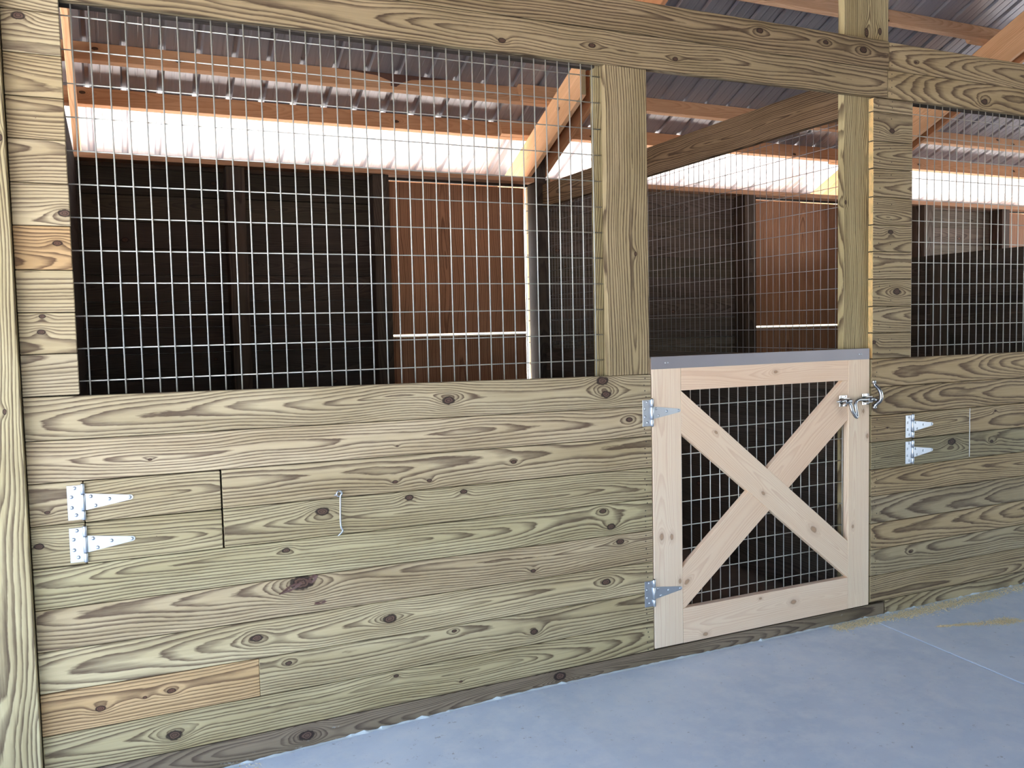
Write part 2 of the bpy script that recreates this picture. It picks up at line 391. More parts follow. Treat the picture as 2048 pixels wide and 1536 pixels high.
# ------------------------------------------------------------ front wall
YF0, YF1 = -.0315, -.001
wf = empty('wall_front', kind='structure')
ZL = [1.237, 1.102, .971, .840, .708, .579, .447, .316, .181, .050]
ZR = [1.212, 1.082, .957, .827, .697, .565, .432, .303, .178, .056]
XL, XR = -.185, 2.066
G = .0012
def at(z0, z1, x): return z0 + (z1 - z0) * (x - XL) / (XR - XL)
tintL = [(1, 1, .98), (1.12, 1.10, 1.10), (1.0, .98, .93), (.96, .98, .9), (.98, 1.02, .92), (1.02, .98, .93), (1.14, 1.14, 1.06), (1.04, 1.0, .92), (.98, .98, .86)]
ringL = [(.005, .045, .01), (.03, .03, .0), (.06, .02, .03), (.01, .035, -.01), (.02, .04, .02), (.05, -.03, .035), (.0, .05, .0), (.045, .02, .03), (.01, -.04, .01)]
knL = [[(1.181, 1.153, .014), (1.835, 1.195, .016), (1.852, 1.140, .013)],
       [(1.959, 1.032, .009), (.98, 1.00, .003), (.16, 1.02, .004)],
       [(.968, .871, .006), (1.097, .864, .006), (1.439, .903, .007)],
       [(.704, .792, .014), (1.019, .809, .010), (1.231, .810, .008)],
       [(1.866, .603, .012), (1.828, .670, .009), (.575, .672, .008)],
       [(1.908, .536, .011), (1.512, .471, .007), (.623, .552, .024)],
       [(.933, .375, .015), (.465, .384, .012), (1.839, .379, .012)],
       [(.568, .278, .007), (1.178, .288, .006), (1.51, .229, .010)],
       [(.193, .106, .015), (.95, .16, .006), (1.2, .09, .004)]]
for i in range(9):
    zl, zr = (ZL[i + 1] + G, ZL[i] - G), (ZR[i + 1] + G, ZR[i] - G)
    if i in (2, 3):   # broken by the feed hatch
        for xa, xb in ((XL, -.036), (.376, XR)):
            hboard('board', xa, xb, 0, 0, YF0, YF1, TREATED, wf, tintL[i], [k for k in knL[i] if xa < k[0] < xb] + ([(-.137, .881, .005)] if i == 2 and xa < 0 else []) + ([(-.165, .779, .009)] if i == 3 and xa < 0 else []),
                   zl=(at(zl[0], zr[0], xa), at(zl[1], zr[1], xa)), zr=(at(zl[0], zr[0], xb), at(zl[1], zr[1], xb)), ring=ringL[i], seed=i + 1.3)
    elif i == 7:      # orange first stretch of the same board: two lengths butted
        hboard('board', XL, .47, 0, 0, YF0, YF1, TREATED, wf, (1.22, 1.0, .80), [(-.02, .24, .009), (.19, .256, .008), (.11, .25, .004)], zl=zl, zr=(at(zl[0], zr[0], .47), at(zl[1], zr[1], .47)), ring=(.045, .02, .03), seed=8.3)
        hboard('board', .4705, XR, 0, 0, YF0, YF1, TREATED, wf, (1.04, 1.04, .95), knL[7], zl=(at(zl[0], zr[0], .47), at(zl[1], zr[1], .47)), zr=zr, ring=(.05, .02, .03), seed=8.9)
    else:
        hboard('board', XL, XR, 0, 0, YF0, YF1, TREATED, wf, tintL[i], knL[i], zl=zl, zr=zr, ring=ringL[i], seed=i + 1.3)
# base boards
b = hboard('base_board', -.60, 3.384, 0, 0, YF0, YF1, BASEW, wf, (1, 1, 1), [(.62, .01, .016), (1.62, .03, .016)], zl=(-.075, .048), zr=(-.02, .056), ring=(.0, .05, .01))
b = hboard('base_board', 3.390, 7.0, -.02, .0655, YF0, YF1, TREATED, wf, (.85, .82, .75), ring=(.0, .05, -.01), endmat=BASEW)
# column of short boards left of the opening
Zc = [2.90, 2.77, 2.64, 2.511, 2.385, 2.260, 2.134, 2.010, 1.880, 1.753, 1.620, 1.492, 1.366, 1.238]
tc_ = [(1, 1, .95)] * 5 + [(.9, .85, .74), (.95, .9, .8), (1.05, 1.02, .97), (1.07, 1.05, 1.0), (1.1, .88, .68), (1.06, 1.04, .97), (1.02, 1.0, .93), (1, 1, 1)]
kc_ = {3: [(-.139, 2.447, .005)], 4: [(-.139, 2.367, .009)], 8: [(-.044, 1.792, .011)], 9: [(-.069, 1.701, .008)], 11: [(-.12, 1.480, .006), (-.125, 1.433, .007)]}
kc_[4] = [(-.139, 2.367, .011)]; kc_.pop(3)
for i in range(len(Zc) - 1):
    ks = [k for kk in kc_.values() for k in kk if Zc[i + 1] < k[1] < Zc[i]]
    hboard('board', XL, -.031 + random.uniform(-.001, .001), Zc[i + 1] + G, Zc[i] - G, YF0, YF1, TREATED, wf, tc_[i], ks, ring=(random.uniform(.03, .07), random.uniform(-.1, .1), random.uniform(.03, .06) * random.choice((-1, 1))))
# column of short boards right of the gate, raw yellow ends
Zr = [2.436, 2.373, 2.239, 2.114, 1.984, 1.855, 1.731, 1.604, 1.476, 1.353, 1.231]
kr_ = [(3.42, 2.291, .010), (3.414, 1.824, .010), (3.456, 1.545, .014), (3.31, 1.31, .008)]
for i in range(len(Zr) - 1):
    ks = [k for k in kr_ if Zr[i + 1] < k[1] < Zr[i]]; t = random.uniform(.76, .86)  # tints dimmed for the weaker daylight on this side
    hboard('board', 3.302 + random.uniform(-.0015, .0015), 3.553, Zr[i + 1] + G, Zr[i] - G, YF0, YF1, TREATED, wf, (t, t * .97, t * .9), ks, endmat=ENDRAW, ring=(random.uniform(.03, .07), random.uniform(-.12, .12), random.uniform(-.05, .05)))
# right lower boards
ZRR = [1.231, 1.097, .963, .837, .706, .579, .447, .320, .194, .067]
tR = [(.88, .80, .70), (.80, .73, .64), (.78, .71, .62), (.66, .68, .63), (.84, .76, .65), (.74, .72, .69), (.90, .81, .70), (.79, .77, .72), (.86, .79, .70)]  # board tones lowered as daylight falls off to the right
for i in range(9):
    if i in (2, 3):
        hboard('board', 3.297, 3.566, ZRR[i + 1] + G, ZRR[i] - G, YF0, YF1, TREATED, wf, tR[i], [(3.40, .90, .004)] if i == 2 else (), seed=20 + i)
        hboard('board', 3.9715, 7.0, ZRR[i + 1] + G, ZRR[i] - G, YF0, YF1, TREATED, wf, tR[i], [(4.16, .935, .005)] if i == 2 else [(4.135, .78, .008)], seed=20 + i)
    else:
        hboard('board', 3.297, 7.0, ZRR[i + 1] + G, ZRR[i] - G, YF0, YF1, TREATED, wf, tR[i], [(3.56, .28, .006)] if i == 7 else (), seed=20 + i)
# beams over the openings; tints darkened for the weak light under the roof
BT = (.72, .66, .56)   # tint of the beams
hboard('beam', -.030, 3.388, 0, 0, YF0 - .001, YF1, HEART, wf, (.74, .67, .56), [(1.428, 2.475, .009), (1.811, 2.500, .009), (2.2, 2.49, .008)], zl=(2.428, 2.566), zr=(2.440, 2.566), ring=(.0, .03, .0), seed=31.2)
hboard('beam', -.030, 3.394, 2.568, 2.696, YF0 - .003, YF1, HEART, wf, (.66, .58, .48), [(2.635, 2.654, .011), (3.007, 2.648, .009), (3.232, 2.640, .013)], ring=(.02, .02, .01), seed=32.7)
hboard('beam', 3.3945, 7.6, 2.440, 2.566, YF0 + .001, YF1, TREATED, wf, (.82, .76, .65), [(4.05, 2.48, .013)], ring=(.0, .07, .0), seed=33.1)
hboard('beam', 3.399, 7.6, 2.568, 2.694, YF0, YF1, TREATED, wf, (.84, .78, .68), [(3.57, 2.62, .005)], ring=(.02, .05, .0), seed=34.9)
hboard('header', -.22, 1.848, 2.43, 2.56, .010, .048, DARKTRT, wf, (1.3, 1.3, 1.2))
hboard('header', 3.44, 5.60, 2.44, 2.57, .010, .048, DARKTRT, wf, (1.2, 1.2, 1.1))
# uprights
vboard('upright_board', 1.8665, 2.0605, 1.2135, 2.434, YF0, YF1, HEART, wf, (.88, .81, .67), ring=(.0, .035, -.02), seed=41.7, knots=[(2.0, 1.70, .006)])
vboard('upright_board', 1.846, 2.058, .0, 2.57, .010, .048, TREATED, wf, (.9, .9, .75))
vboard('upright_board', 3.154, 3.430, .0, 4.26, .002, .040, TREATED, wf, (.95, .95, .80), [(3.29, 2.735, .012), (3.375, 2.75, .010), (3.165, 1.957, .006)], ring=(.012, .012, -.01), seed=43.9)
vboard('upright_board', -.335, -.188, -.07, 3.3, -.072, YF1, TREATED, wf, (1.0, 1.02, .92), [(-.20, 2.0, .006), (-.23, 1.2, .005)], ring=(.02, .05, .03), seed=44.4)
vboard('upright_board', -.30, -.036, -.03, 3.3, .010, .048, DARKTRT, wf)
vboard('upright_board', 5.45, 5.65, 1.233, 2.44, YF0, YF1, TREATED, wf, (.9, .9, .8))
vboard('upright_board', 5.43, 5.63, .0, 2.56, .010, .048, TREATED, wf, (.9, .9, .8))
vboard('upright_board', 6.70, 6.97, 1.233, 4.26, .002, .040, TREATED, wf, (.9, .9, .8))
# boards further left of the plank (next stall front, outside the frame)
for i in range(19):
    hboard('board', -3.3, -.337, .05 + .13 * i + G, .18 + .13 * i - G, YF0, YF1, TREATED, wf, (1, 1, .95))
# nail holes / nail heads at board ends
def nails(pts, parent, y=YF0, r=.003):
    bm = bmesh.new()
    for x, z in pts:
        bmesh.ops.create_circle(bm, cap_ends=True, segments=6, radius=r, matrix=Matrix.Translation((x, y - .0006, z)) @ Matrix.Rotation(math.pi / 2, 4, 'X'))
    o = mesh_obj('nail_heads', bm, NAIL, parent); o['kind'] = 'stuff'
rn = random.Random(11); pts = []
for i in range(9):
    for k in range(5):
        pts.append((2.035 + rn.uniform(-.006, .006), ZR[i + 1] + (ZR[i] - ZR[i + 1]) * (k + .6 + rn.uniform(-.25, .25)) / 5.4))
    for k in range(4): pts.append((3.325 + rn.uniform(-.008, .008), ZRR[i + 1] + .131 * (k + .6 + rn.uniform(-.25, .25)) / 4.4))
for i in range(10):
    for dx in (.035, .115):
        for q in (.25, .75): pts.append((3.30 + dx + rn.uniform(-.008, .008), Zr[i + 1] + (Zr[i] - Zr[i + 1]) * q + rn.uniform(-.01, .01)))
for z in (2.46, 2.49, 2.52, 2.55): pts.append((3.415, z)); pts.append((3.415, z + .13)); pts.append((3.37, z))
nails([p for p in pts if not (2.0 < p[0] < 2.06 and (1.0 < p[1] < 1.11 or .24 < p[1] < .36))], wf)

# ------------------------------------------------------------ wire mesh
WIRE2 = galv('shaded_wire', (.34, .31, .30), .5, .55, .12, 60)  # same wire as the front panels, darkened for the dim stall interior
def wire_mesh_data(name, length, r=.0024, mat=None):
    bm = bmesh.new(); tube(bm, [(0, 0, -length / 2), (0, 0, length / 2)], r, 6); bmesh.ops.recalc_face_normals(bm, faces=bm.faces)
    me = bpy.data.meshes.new(name); bm.to_mesh(me); bm.free(); me.materials.append(mat or WIRE); return me
def mesh_panel(name, label, xs, zs, x0, x1, z0, z1, yv=.0022, yh=.0066, plane='y', at_x=0., parent=None, r=.0024, jit=.0006):
    """plane 'y': wires in the x-z plane; plane 'x': xs are y positions, the panel stands at x=at_x"""
    if parent is None:
        loc = (sum(xs) / len(xs), 0, z0) if plane == 'y' else (at_x, sum(xs) / len(xs), z0)
        root = empty(name, loc, label, 'wire mesh'); holder = root
    else:
        root = parent; holder = parent
    wm = WIRE2 if plane == 'x' else WIRE; mv = wire_mesh_data('upright_wire', z1 - z0, r, wm); mh = wire_mesh_data('cross_wire', x1 - x0, r * .95, wm)
    inv = root.matrix_basis.inverted()
    for x in xs:
        o = bpy.data.objects.new('upright_wire', mv); C.objects.link(o); o.parent = root; o.matrix_parent_inverse = inv
        j = random.uniform(-jit, jit); zc = (z0 + z1) / 2
        o.location = (x + j, yv, zc) if plane == 'y' else (at_x, x + j, zc)
        tl = random.uniform(-.0008, .0008); o.rotation_euler = (0, tl, 0) if plane == 'y' else (tl, 0, 0)
    for z in zs:
        o = bpy.data.objects.new('cross_wire', mh); C.objects.link(o); o.parent = root; o.matrix_parent_inverse = inv
        j = random.uniform(-jit, jit); xc = (x0 + x1) / 2
        if plane == 'y': o.location = (xc, yh, z + j); o.rotation_euler = (0, math.pi / 2 + random.uniform(-.0006, .0006), 0)
        else: o.location = (at_x + (yh - yv), xc, z + j); o.rotation_euler = (math.pi / 2 + random.uniform(-.0006, .0006), 0, 0)
    return root
mesh_panel('wire_mesh_panel', 'wide galvanised wire mesh panel in the large opening above the feed hatch boards', [.0508 * i for i in range(37)], [2.395 - .1016 * j for j in range(12)], -.031, 1.866, 1.19, 2.50)
mesh_panel('wire_mesh_panel', 'wire mesh panel in the opening at the right edge, beside the short boards', [3.588 + .0515 * i for i in range(36)], [1.282 + .1008 * j for j in range(12)], 3.545, 5.44, 1.20, 2.50)

# ------------------------------------------------------------ gate
gate = empty('stall_gate', (2.066, -.016, .06), 'low pale wooden stall gate with an X brace and wire mesh behind', 'gate')
gx0, gx1, gz0, gz1 = 2.0705, 3.283, .060, 1.279
TG = (1, 1, 1)
vboard('stile', gx0, 2.2145, gz0, gz1, YF0, -.0005, SPRUCE, gate, (1, .985, .95), [(2.11, .53, .009), (2.16, .525, .008), (2.20, .33, .007)], ring=(.05, .01, .03), seed=51)
vboard('stile', 3.1505, gx1, gz0, gz1, YF0, -.0005, SPRUCE, gate, (1, .98, .93), [(3.245, .99, .006), (3.27, .87, .007), (3.18, .45, .006)], ring=(.03, .03, .02), seed=52)
hboard('rail', 2.2150, 3.1500, 1.1375, gz1, YF0, -.0005, SPRUCE, gate, (1, .93, .87), [(2.72, 1.195, .007)], ring=(.0, .04, .0), seed=53, ch=.0012)
hboard('rail', 2.2150, 3.1500, gz0, .2105, YF0, -.0005, SPRUCE, gate, (1, .94, .88), [(2.82, .145, .010), (2.33, .08, .008), (2.63, .19, .005)], ring=(.0, .05, .0), seed=54, ch=.0012)
def isect(p, q, a, b):
    x1, y1, x2, y2, x3, y3, x4, y4 = *p, *q, *a, *b
    d = (x1 - x2) * (y3 - y4) - (y1 - y2) * (x3 - x4)
    return (((x1 * y2 - y1 * x2) * (x3 - x4) - (x1 - x2) * (x3 * y4 - y3 * x4)) / d, ((x1 * y2 - y1 * x2) * (y3 - y4) - (y1 - y2) * (x3 * y4 - y3 * x4)) / d)
AU = ((2.2150, 1.1360), (3.1500, .3830)); AL = ((2.2150, .9560), (3.1500, .2110))
BU = ((2.2150, .3850), (3.1180, 1.1370)); BL = ((2.2270, .2110), (3.1500, .9560))
angA = math.atan2(AU[1][1] - AU[0][1], AU[1][0] - AU[0][0]); angB = math.atan2(BL[1][1] - BL[0][1], BL[1][0] - BL[0][0])
prism('brace', [AL[0], AL[1], AU[1], AU[0]], YF0, -.0045, 'y', SPRUCE, gate, angA, .0012, None, dict(tint=(1, .96, .90), ring=(.0, .035, .01), knots=[(-.40, .035, .006), (-.02, -.03, .007), (.33, .0, .012)], seed=55))
i1, i2 = isect(*BU, *AL), isect(*BL, *AL); j1, j2 = isect(*BU, *AU), isect(*BL, *AU)
prism('brace', [(2.2155, .2115), (2.2270, .2110), i2, i1, BU[0]], YF0 + .002, -.0045, 'y', SPRUCE, gate, angB, .0012, None, dict(tint=(1, .93, .86), ring=(.06, .01, .02), knots=[(-.17, .02, .009)], seed=56))
prism('brace', [j2, BL[1], (3.1498, 1.1370), BU[1], j1], YF0 + .002, -.0045, 'y', SPRUCE, gate, angB, .0012, None, dict(tint=(1, .92, .85), ring=(.05, .01, .01), knots=[], seed=57))
mesh_panel(None, None, [2.235 + .0507 * i for i in range(19)], [.250 + .1021 * j for j in range(10)], 2.13, 3.24, .10, 1.22, yv=.0022, yh=.0066, parent=gate)
# steel strip capping the top edge
bm = bmesh.new()
prof = [(-.0335, 1.2315), (-.0335, 1.2815), (.002, 1.2815), (.002, 1.2798), (-.0318, 1.2798), (-.0318, 1.2315)]
A = [bm.verts.new((2.0665, y, z)) for y, z in prof]; B = [bm.verts.new((3.279, y, z)) for y, z in prof]
bm.faces.new(A); bm.faces.new(B[::-1])
for i in range(6): bm.faces.new((A[i], B[i], B[(i + 1) % 6], A[(i + 1) % 6]))
cap = mesh_obj('cap_strip', bm, CAP, gate); cap['label'] = 'grey steel strip capping the top edge'
def dome(bm, x, y, z, r, h):
    """round screw head facing -y"""
    segs = 10; rings = []
    for k, (rf, hf) in enumerate(((1, 0), (.92, .45), (.6, .85), (.0, 1.0))):
        if rf == 0: c = bm.verts.new((x, y - h, z)); break
        rings.append([bm.verts.new((x + r * rf * math.cos(a * math.tau / segs), y - h * hf, z + r * rf * math.sin(a * math.tau / segs))) for a in range(segs)])
    for a, b_ in zip(rings, rings[1:]):
        for k in range(segs):
            f = bm.faces.new((a[k], a[(k + 1) % segs], b_[(k + 1) % segs], b_[k])); f.smooth = True
    for k in range(segs): f = bm.faces.new((rings[-1][k], rings[-1][(k + 1) % segs], c)); f.smooth = True
def screws(pts, y, parent, r=.0058, h=.0036, mat=ZINC, name='screw'):
    bm = bmesh.new(); dome(bm, 0, 0, 0, r, h); bmesh.ops.recalc_face_normals(bm, faces=bm.faces)
    me = bpy.data.meshes.new(name); bm.to_mesh(me); bm.free(); me.materials.append(mat)
    for x, z in pts:
        o = bpy.data.objects.new(name, me); C.objects.link(o); o.location = (x, y, z); place(o, parent)
screws([(2.135, 1.256), (2.148, 1.256), (3.215, 1.256), (3.228, 1.256)], -.0336, gate, .0035)

# ------------------------------------------------------------ T hinges
def t_hinge(xb, zc, yf, parent, h=.108, strap=.143, plate=.040):
    """xb: barrel centre x; zc: centre z; the fixed leaf is on the left, the strap points right"""
    root = empty('hinge', (xb, yf, zc)); place(root, parent)
    # leaf
    bm = bmesh.new()
    bmesh.ops.create_cube(bm, size=1, matrix=Matrix.Translation((xb - .004 - plate / 2, yf - .0012, zc)) @ Matrix.Diagonal((plate, .0024, h, 1)))
    bmesh.ops.bevel(bm, geom=list(bm.edges), offset=.0005, segments=1, affect='EDGES')
    leaf = mesh_obj('leaf', bm, ZINC, root)
    # strap with a rounded tip
    out = []; hb = .0255; ht = .0075
    out += [(xb + .004, zc - hb), (xb + .010, zc - hb)]
    cxp = xb + strap - .008
    for k in range(9):
        a = -math.pi / 2 + math.pi * k / 8; out.append((cxp + math.cos(a) * ht, zc + .002 + math.sin(a) * ht))
    out += [(xb + .010, zc + hb), (xb + .004, zc + hb)]
    bm = bmesh.new()
    A = [bm.verts.new((x, yf - .0024, z)) for x, z in out]; B = [bm.verts.new((x, yf, z)) for x, z in out]
    bm.faces.new(A); bm.faces.new(B[::-1])
    for k in range(len(A)): bm.faces.new((A[k], B[k], B[(k + 1) % len(A)], A[(k + 1) % len(A)]))
    st = mesh_obj('strap', bm, ZINC, root)
    # barrel of three knuckles around a pin
    bm = bmesh.new(); yb = yf - .0055
    for z0, z1 in ((zc - h / 2 - .001, zc - hb - .001), (zc - hb + .0005, zc + hb - .0005), (zc + hb + .001, zc + h / 2 + .004)):
        tube(bm, [(xb, yb, z0), (xb, yb, z0 + .0012), (xb, yb, z1 - .0012), (xb, yb, z1)], .0066, 14, radii=[.0058, .0066, .0066, .0058])
    mesh_obj('barrel', bm, ZINC, root)
    bm = bmesh.new(); tube(bm, [(xb, yb, zc - h / 2 - .003), (xb, yb, zc + h / 2 + .006)], .0030, 8); mesh_obj('pin', bm, NAIL, root)
    screws([(xb - .022, zc + h * .42), (xb - .032, zc + h * .17), (xb - .032, zc - h * .14), (xb - .021, zc - h * .36)], yf - .0024, root)
    screws([(xb + .022, zc + .016), (xb + .034, zc - .014), (xb + .074, zc + .003), (xb + strap - .010, zc + .002)], yf - .0024, root)
    return root
t_hinge(2.066, 1.053, YF0 - .0002, gate)
t_hinge(2.066, .299, YF0 - .0002, gate)

# ------------------------------------------------------------ gate latch
lat = empty('latch', (3.18, -.04, 1.04)); place(lat, gate)
def plate_(x0, x1, z0, z1, y0, y1, parent, mat=CHROME, name='bracket'):
    bm = bmesh.new(); bmesh.ops.create_cube(bm, size=1, matrix=Matrix.Translation(((x0 + x1) / 2, (y0 + y1) / 2, (z0 + z1) / 2)) @ Matrix.Diagonal((x1 - x0, y1 - y0, z1 - z0, 1)))
    bmesh.ops.bevel(bm, geom=list(bm.edges), offset=min(.0012, (y1 - y0) * .3), segments=1, affect='EDGES')
    return mesh_obj(name, bm, mat, parent)
for x0, x1, zc, nm in ((3.090, 3.138, 1.044, 'bracket'), (3.232, 3.279, 1.045, 'bracket')):
    bm = bmesh.new()
    bmesh.ops.create_cube(bm, size=1, matrix=Matrix.Translation(((x0 + x1) / 2, -.0345, zc)) @ Matrix.Diagonal((x1 - x0, .004, .052, 1)))
    for z in (zc - .013, zc + .013):      # the raised saddle that holds the rod
        bmesh.ops.create_cube(bm, size=1, matrix=Matrix.Translation(((x0 + x1) / 2, -.046, z)) @ Matrix.Diagonal(((x1 - x0) * .8, .024, .003, 1)))
    tube(bm, [(x0 + .005, -.060, zc), (x1 - .005, -.060, zc)], .0125, 14)
    bmesh.ops.bevel(bm, geom=[e for e in bm.edges if e.calc_length() > .02], offset=.0006, segments=1, affect='EDGES')
    mesh_obj(nm, bm, CHROME, lat)
    screws([(x0 + .010, zc + .020), (x1 - .010, zc + .020), (x0 + .010, zc - .020), (x1 - .010, zc - .020)], -.0366, lat, .0035, .002, CHROME)
bm = bmesh.new()
rod = catmull([(3.060, -.050, 1.044), (3.072, -.060, 1.046), (3.110, -.061, 1.046), (3.127, -.063, 1.032), (3.134, -.070, 1.000), (3.150, -.076, .973), (3.158, -.076, .972), (3.160, -.070, .995), (3.161, -.063, 1.030), (3.176, -.061, 1.045), (3.205, -.061, 1.047), (3.300, -.061, 1.041)], 6)
tube(bm, rod, .0052, 12, radii=[(.0026 if i < 3 else .0045 if i < 6 else .0074) for i in range(len(rod))])
mesh_obj('bolt_rod', bm, CHROME, lat)
bm = bmesh.new()
hd = catmull([(3.287, -.052, 1.130), (3.290, -.056, 1.112), (3.306, -.066, 1.090), (3.314, -.072, 1.060), (3.309, -.070, 1.036), (3.292, -.060, 1.018), (3.289, -.054, 1.003)], 6)
n = len(hd); tube(bm, hd, .0055, 12, radii=[(.0105 if (i < 4 or i > n - 5) else .0070 + .0020 * math.sin(math.pi * i / n)) for i in range(n)])
mesh_obj('handle', bm, CHROME, lat)

# ------------------------------------------------------------ feed hatches
def hatch(x0, x1, rows, tints, label, hinges, knots=((), ()), mat=TREATED):
    root = empty('feed_hatch', (x0, YF0, rows[-1][0][0]), label, 'hatch')
    for (zl, zr), tn, kn, sd in zip(rows, tints, knots, (61.3, 63.8)):
        hboard('board', x0, x1, 0, 0, YF0 - .0008, YF1, TREATED, root, tn, kn, zl=zl, zr=zr, seed=sd, endmat=ENDT, ring=(.03, .025, .0))
    for xb, zc in hinges: t_hinge(xb, zc, YF0 - .001, root)
    return root
def rr2(i, xa, xb):
    return (at(ZL[i + 1], ZR[i + 1], xa) + G, at(ZL[i], ZR[i], xa) - G - .001), (at(ZL[i + 1], ZR[i + 1], xb) + G, at(ZL[i], ZR[i], xb) - G - .001)
hatch(-.0335, .3705, [rr2(2, -.0335, .3705), rr2(3, -.0335, .3705)], [(.98, .97, .90), (.94, .96, .86)], 'closed two-board feed hatch with two strap hinges under the large mesh opening', [(-.037, .904), (-.037, .771)])
hatch(3.569, 3.9665, [((ZRR[3] + G, ZRR[2] - G - .001),) * 2, ((ZRR[4] + G, ZRR[3] - G - .001),) * 2], [(.84, .80, .72), (.66, .70, .66)], 'closed two-board feed hatch with two strap hinges, right of the gate', [(3.562, .897), (3.562, .770)], knots=((), [(3.84, .80, .016)]))
# pale sliver in the joint at the right hatch
bm = bmesh.new(); px_ = [(3.9685 + random.uniform(-.0012, .0012), -.0325, .960 - i * .0205) for i in range(13)]
tube(bm, px_, .0017, 6); o = mesh_obj('wood_sliver', bm, PIPE); tag(o, 'thin pale sliver standing in the joint right of the small hatch', 'splinter')

# hook and eye
hk = empty('hook_and_eye', (.765, -.034, .853), 'galvanised hook hanging from a screw eye, right of the left feed hatch', 'hook')
bm = bmesh.new(); ring_ = [(.762 + .010 * math.cos(a * math.tau / 16), -.042 + .004 * math.cos(a * math.tau / 16), .851 + .010 * math.sin(a * math.tau / 16)) for a in range(17)]
tube(bm, ring_, .0028, 8); tube(bm, [(.762, -.031, .849), (.752, -.040, .848), (.745, -.043, .847)], .003, 8); mesh_obj('screw_eye', bm, ZINC, hk)
bm = bmesh.new(); p = catmull([(.7615, -.050, .862), (.770, -.048, .852), (.765, -.046, .842), (.7635, -.044, .800), (.7625, -.044, .755), (.764, -.044, .733), (.769, -.044, .720), (.762, -.044, .711), (.752, -.044, .703)], 5)
nn = len(p); tube(bm, p, .003, 8, radii=[.0031 if i < nn - 3 else .0018 for i in range(nn)]); mesh_obj('hook_rod', bm, ZINC, hk)

# pitch pocket (bark hole) in the sixth board
bm = bmesh.new(); rr = random.Random(4)
def blob(cx, cz, a, b_, ang, y):
    c = bm.verts.new((cx, y + .001, cz)); ring = []
    for k in range(16):
        t = k * math.tau / 16; q = 1 + rr.uniform(-.22, .22); ux, uz = a * math.cos(t) * q, b_ * math.sin(t) * q
        ring.append(bm.verts.new((cx + ux * math.cos(ang) - uz * math.sin(ang), y - .0008 - rr.random() * .0015, cz + ux * math.sin(ang) + uz * math.cos(ang))))
    for k in range(16): bm.faces.new((ring[k], ring[(k + 1) % 16], c))
blob(.588, .540, .042, .0085, .35, YF0 - .0003); blob(.660, .560, .020, .011, .5, YF0 - .0003); blob(.685, .474, .022, .006, .05, YF0 - .0003)
o = mesh_obj('bark_pocket', bm, simple('bark', (.05, .02, .015), (.16, .08, .06), 120, .5), wf)

# ------------------------------------------------------------ back wall
SL = .47
wb = empty('wall_back', kind='structure')
YB = 3.62
rows = [2.635 - .0] + [2.393 - .1845 * i for i in range(0, 14)]
segs_ = [(-.5, 2.06), (3.30, 5.60), (6.80, 9.14), (10.4, 13.0)]
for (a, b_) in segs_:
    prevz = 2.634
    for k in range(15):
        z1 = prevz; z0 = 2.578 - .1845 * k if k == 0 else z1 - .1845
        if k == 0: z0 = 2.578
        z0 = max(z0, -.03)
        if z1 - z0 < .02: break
        t = random.uniform(.75, 1.15) * (1. if a < 3 else 1.9 if a < 6 else 2.6)  # stalls further right get brighter tints, standing in for more light
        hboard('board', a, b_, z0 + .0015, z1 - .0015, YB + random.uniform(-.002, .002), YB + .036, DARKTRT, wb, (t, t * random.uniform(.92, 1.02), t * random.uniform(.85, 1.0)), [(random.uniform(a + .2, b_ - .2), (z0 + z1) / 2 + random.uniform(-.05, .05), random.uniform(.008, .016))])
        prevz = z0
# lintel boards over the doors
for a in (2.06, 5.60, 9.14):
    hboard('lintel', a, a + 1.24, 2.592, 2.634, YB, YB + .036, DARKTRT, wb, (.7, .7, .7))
# plate along the top of the wall
for xa, xb in ((-.6, 3.285), (3.43, 6.80), (6.94, 10.32), (10.46, 13)):
    pl = prism('top_plate', [(xa, 3.455), (xb, 3.455), (xb, 3.58), (xa, 3.58)], 2.604 - .003 * (xa > 3) - .006 * (xa > 5), 2.643 - .003 * (xa > 3) - .006 * (xa > 5), 'z', FRAMING, None, 0, .002, ENDT, dict(tint=(.85, .75, .72)))
    tag(pl, {-.6: 'thin reddish top plate on the back wall of the left stall', 3.43: 'thin reddish top plate on the back wall, seen through the divider mesh', 6.94: 'thin reddish top plate on the back wall in the right mesh opening', 10.46: 'top plate beyond the right edge'}[xa], 'top plate')
# ------------------------------------------------------------ posts
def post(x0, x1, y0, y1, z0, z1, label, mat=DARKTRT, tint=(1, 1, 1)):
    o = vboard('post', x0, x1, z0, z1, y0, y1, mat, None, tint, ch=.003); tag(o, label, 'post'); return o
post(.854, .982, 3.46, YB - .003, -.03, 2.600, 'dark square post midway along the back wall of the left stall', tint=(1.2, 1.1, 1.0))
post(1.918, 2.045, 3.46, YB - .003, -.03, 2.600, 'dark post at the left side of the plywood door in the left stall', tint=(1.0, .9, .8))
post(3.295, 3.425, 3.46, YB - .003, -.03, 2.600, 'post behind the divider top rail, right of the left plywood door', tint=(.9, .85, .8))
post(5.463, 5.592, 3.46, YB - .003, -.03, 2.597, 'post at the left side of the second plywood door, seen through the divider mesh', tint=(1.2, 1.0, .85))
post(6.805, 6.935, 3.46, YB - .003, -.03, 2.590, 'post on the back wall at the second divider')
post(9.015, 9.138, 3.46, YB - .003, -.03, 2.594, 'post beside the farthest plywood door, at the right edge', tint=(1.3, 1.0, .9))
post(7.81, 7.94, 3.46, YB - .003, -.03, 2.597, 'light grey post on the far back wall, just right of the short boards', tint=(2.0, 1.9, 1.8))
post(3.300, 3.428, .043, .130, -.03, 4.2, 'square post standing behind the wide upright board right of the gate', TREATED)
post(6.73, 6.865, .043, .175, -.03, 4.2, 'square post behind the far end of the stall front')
post(-.225, -.095, 3.46, YB - .003, -.03, 2.600, 'corner post at the far left of the left stall')

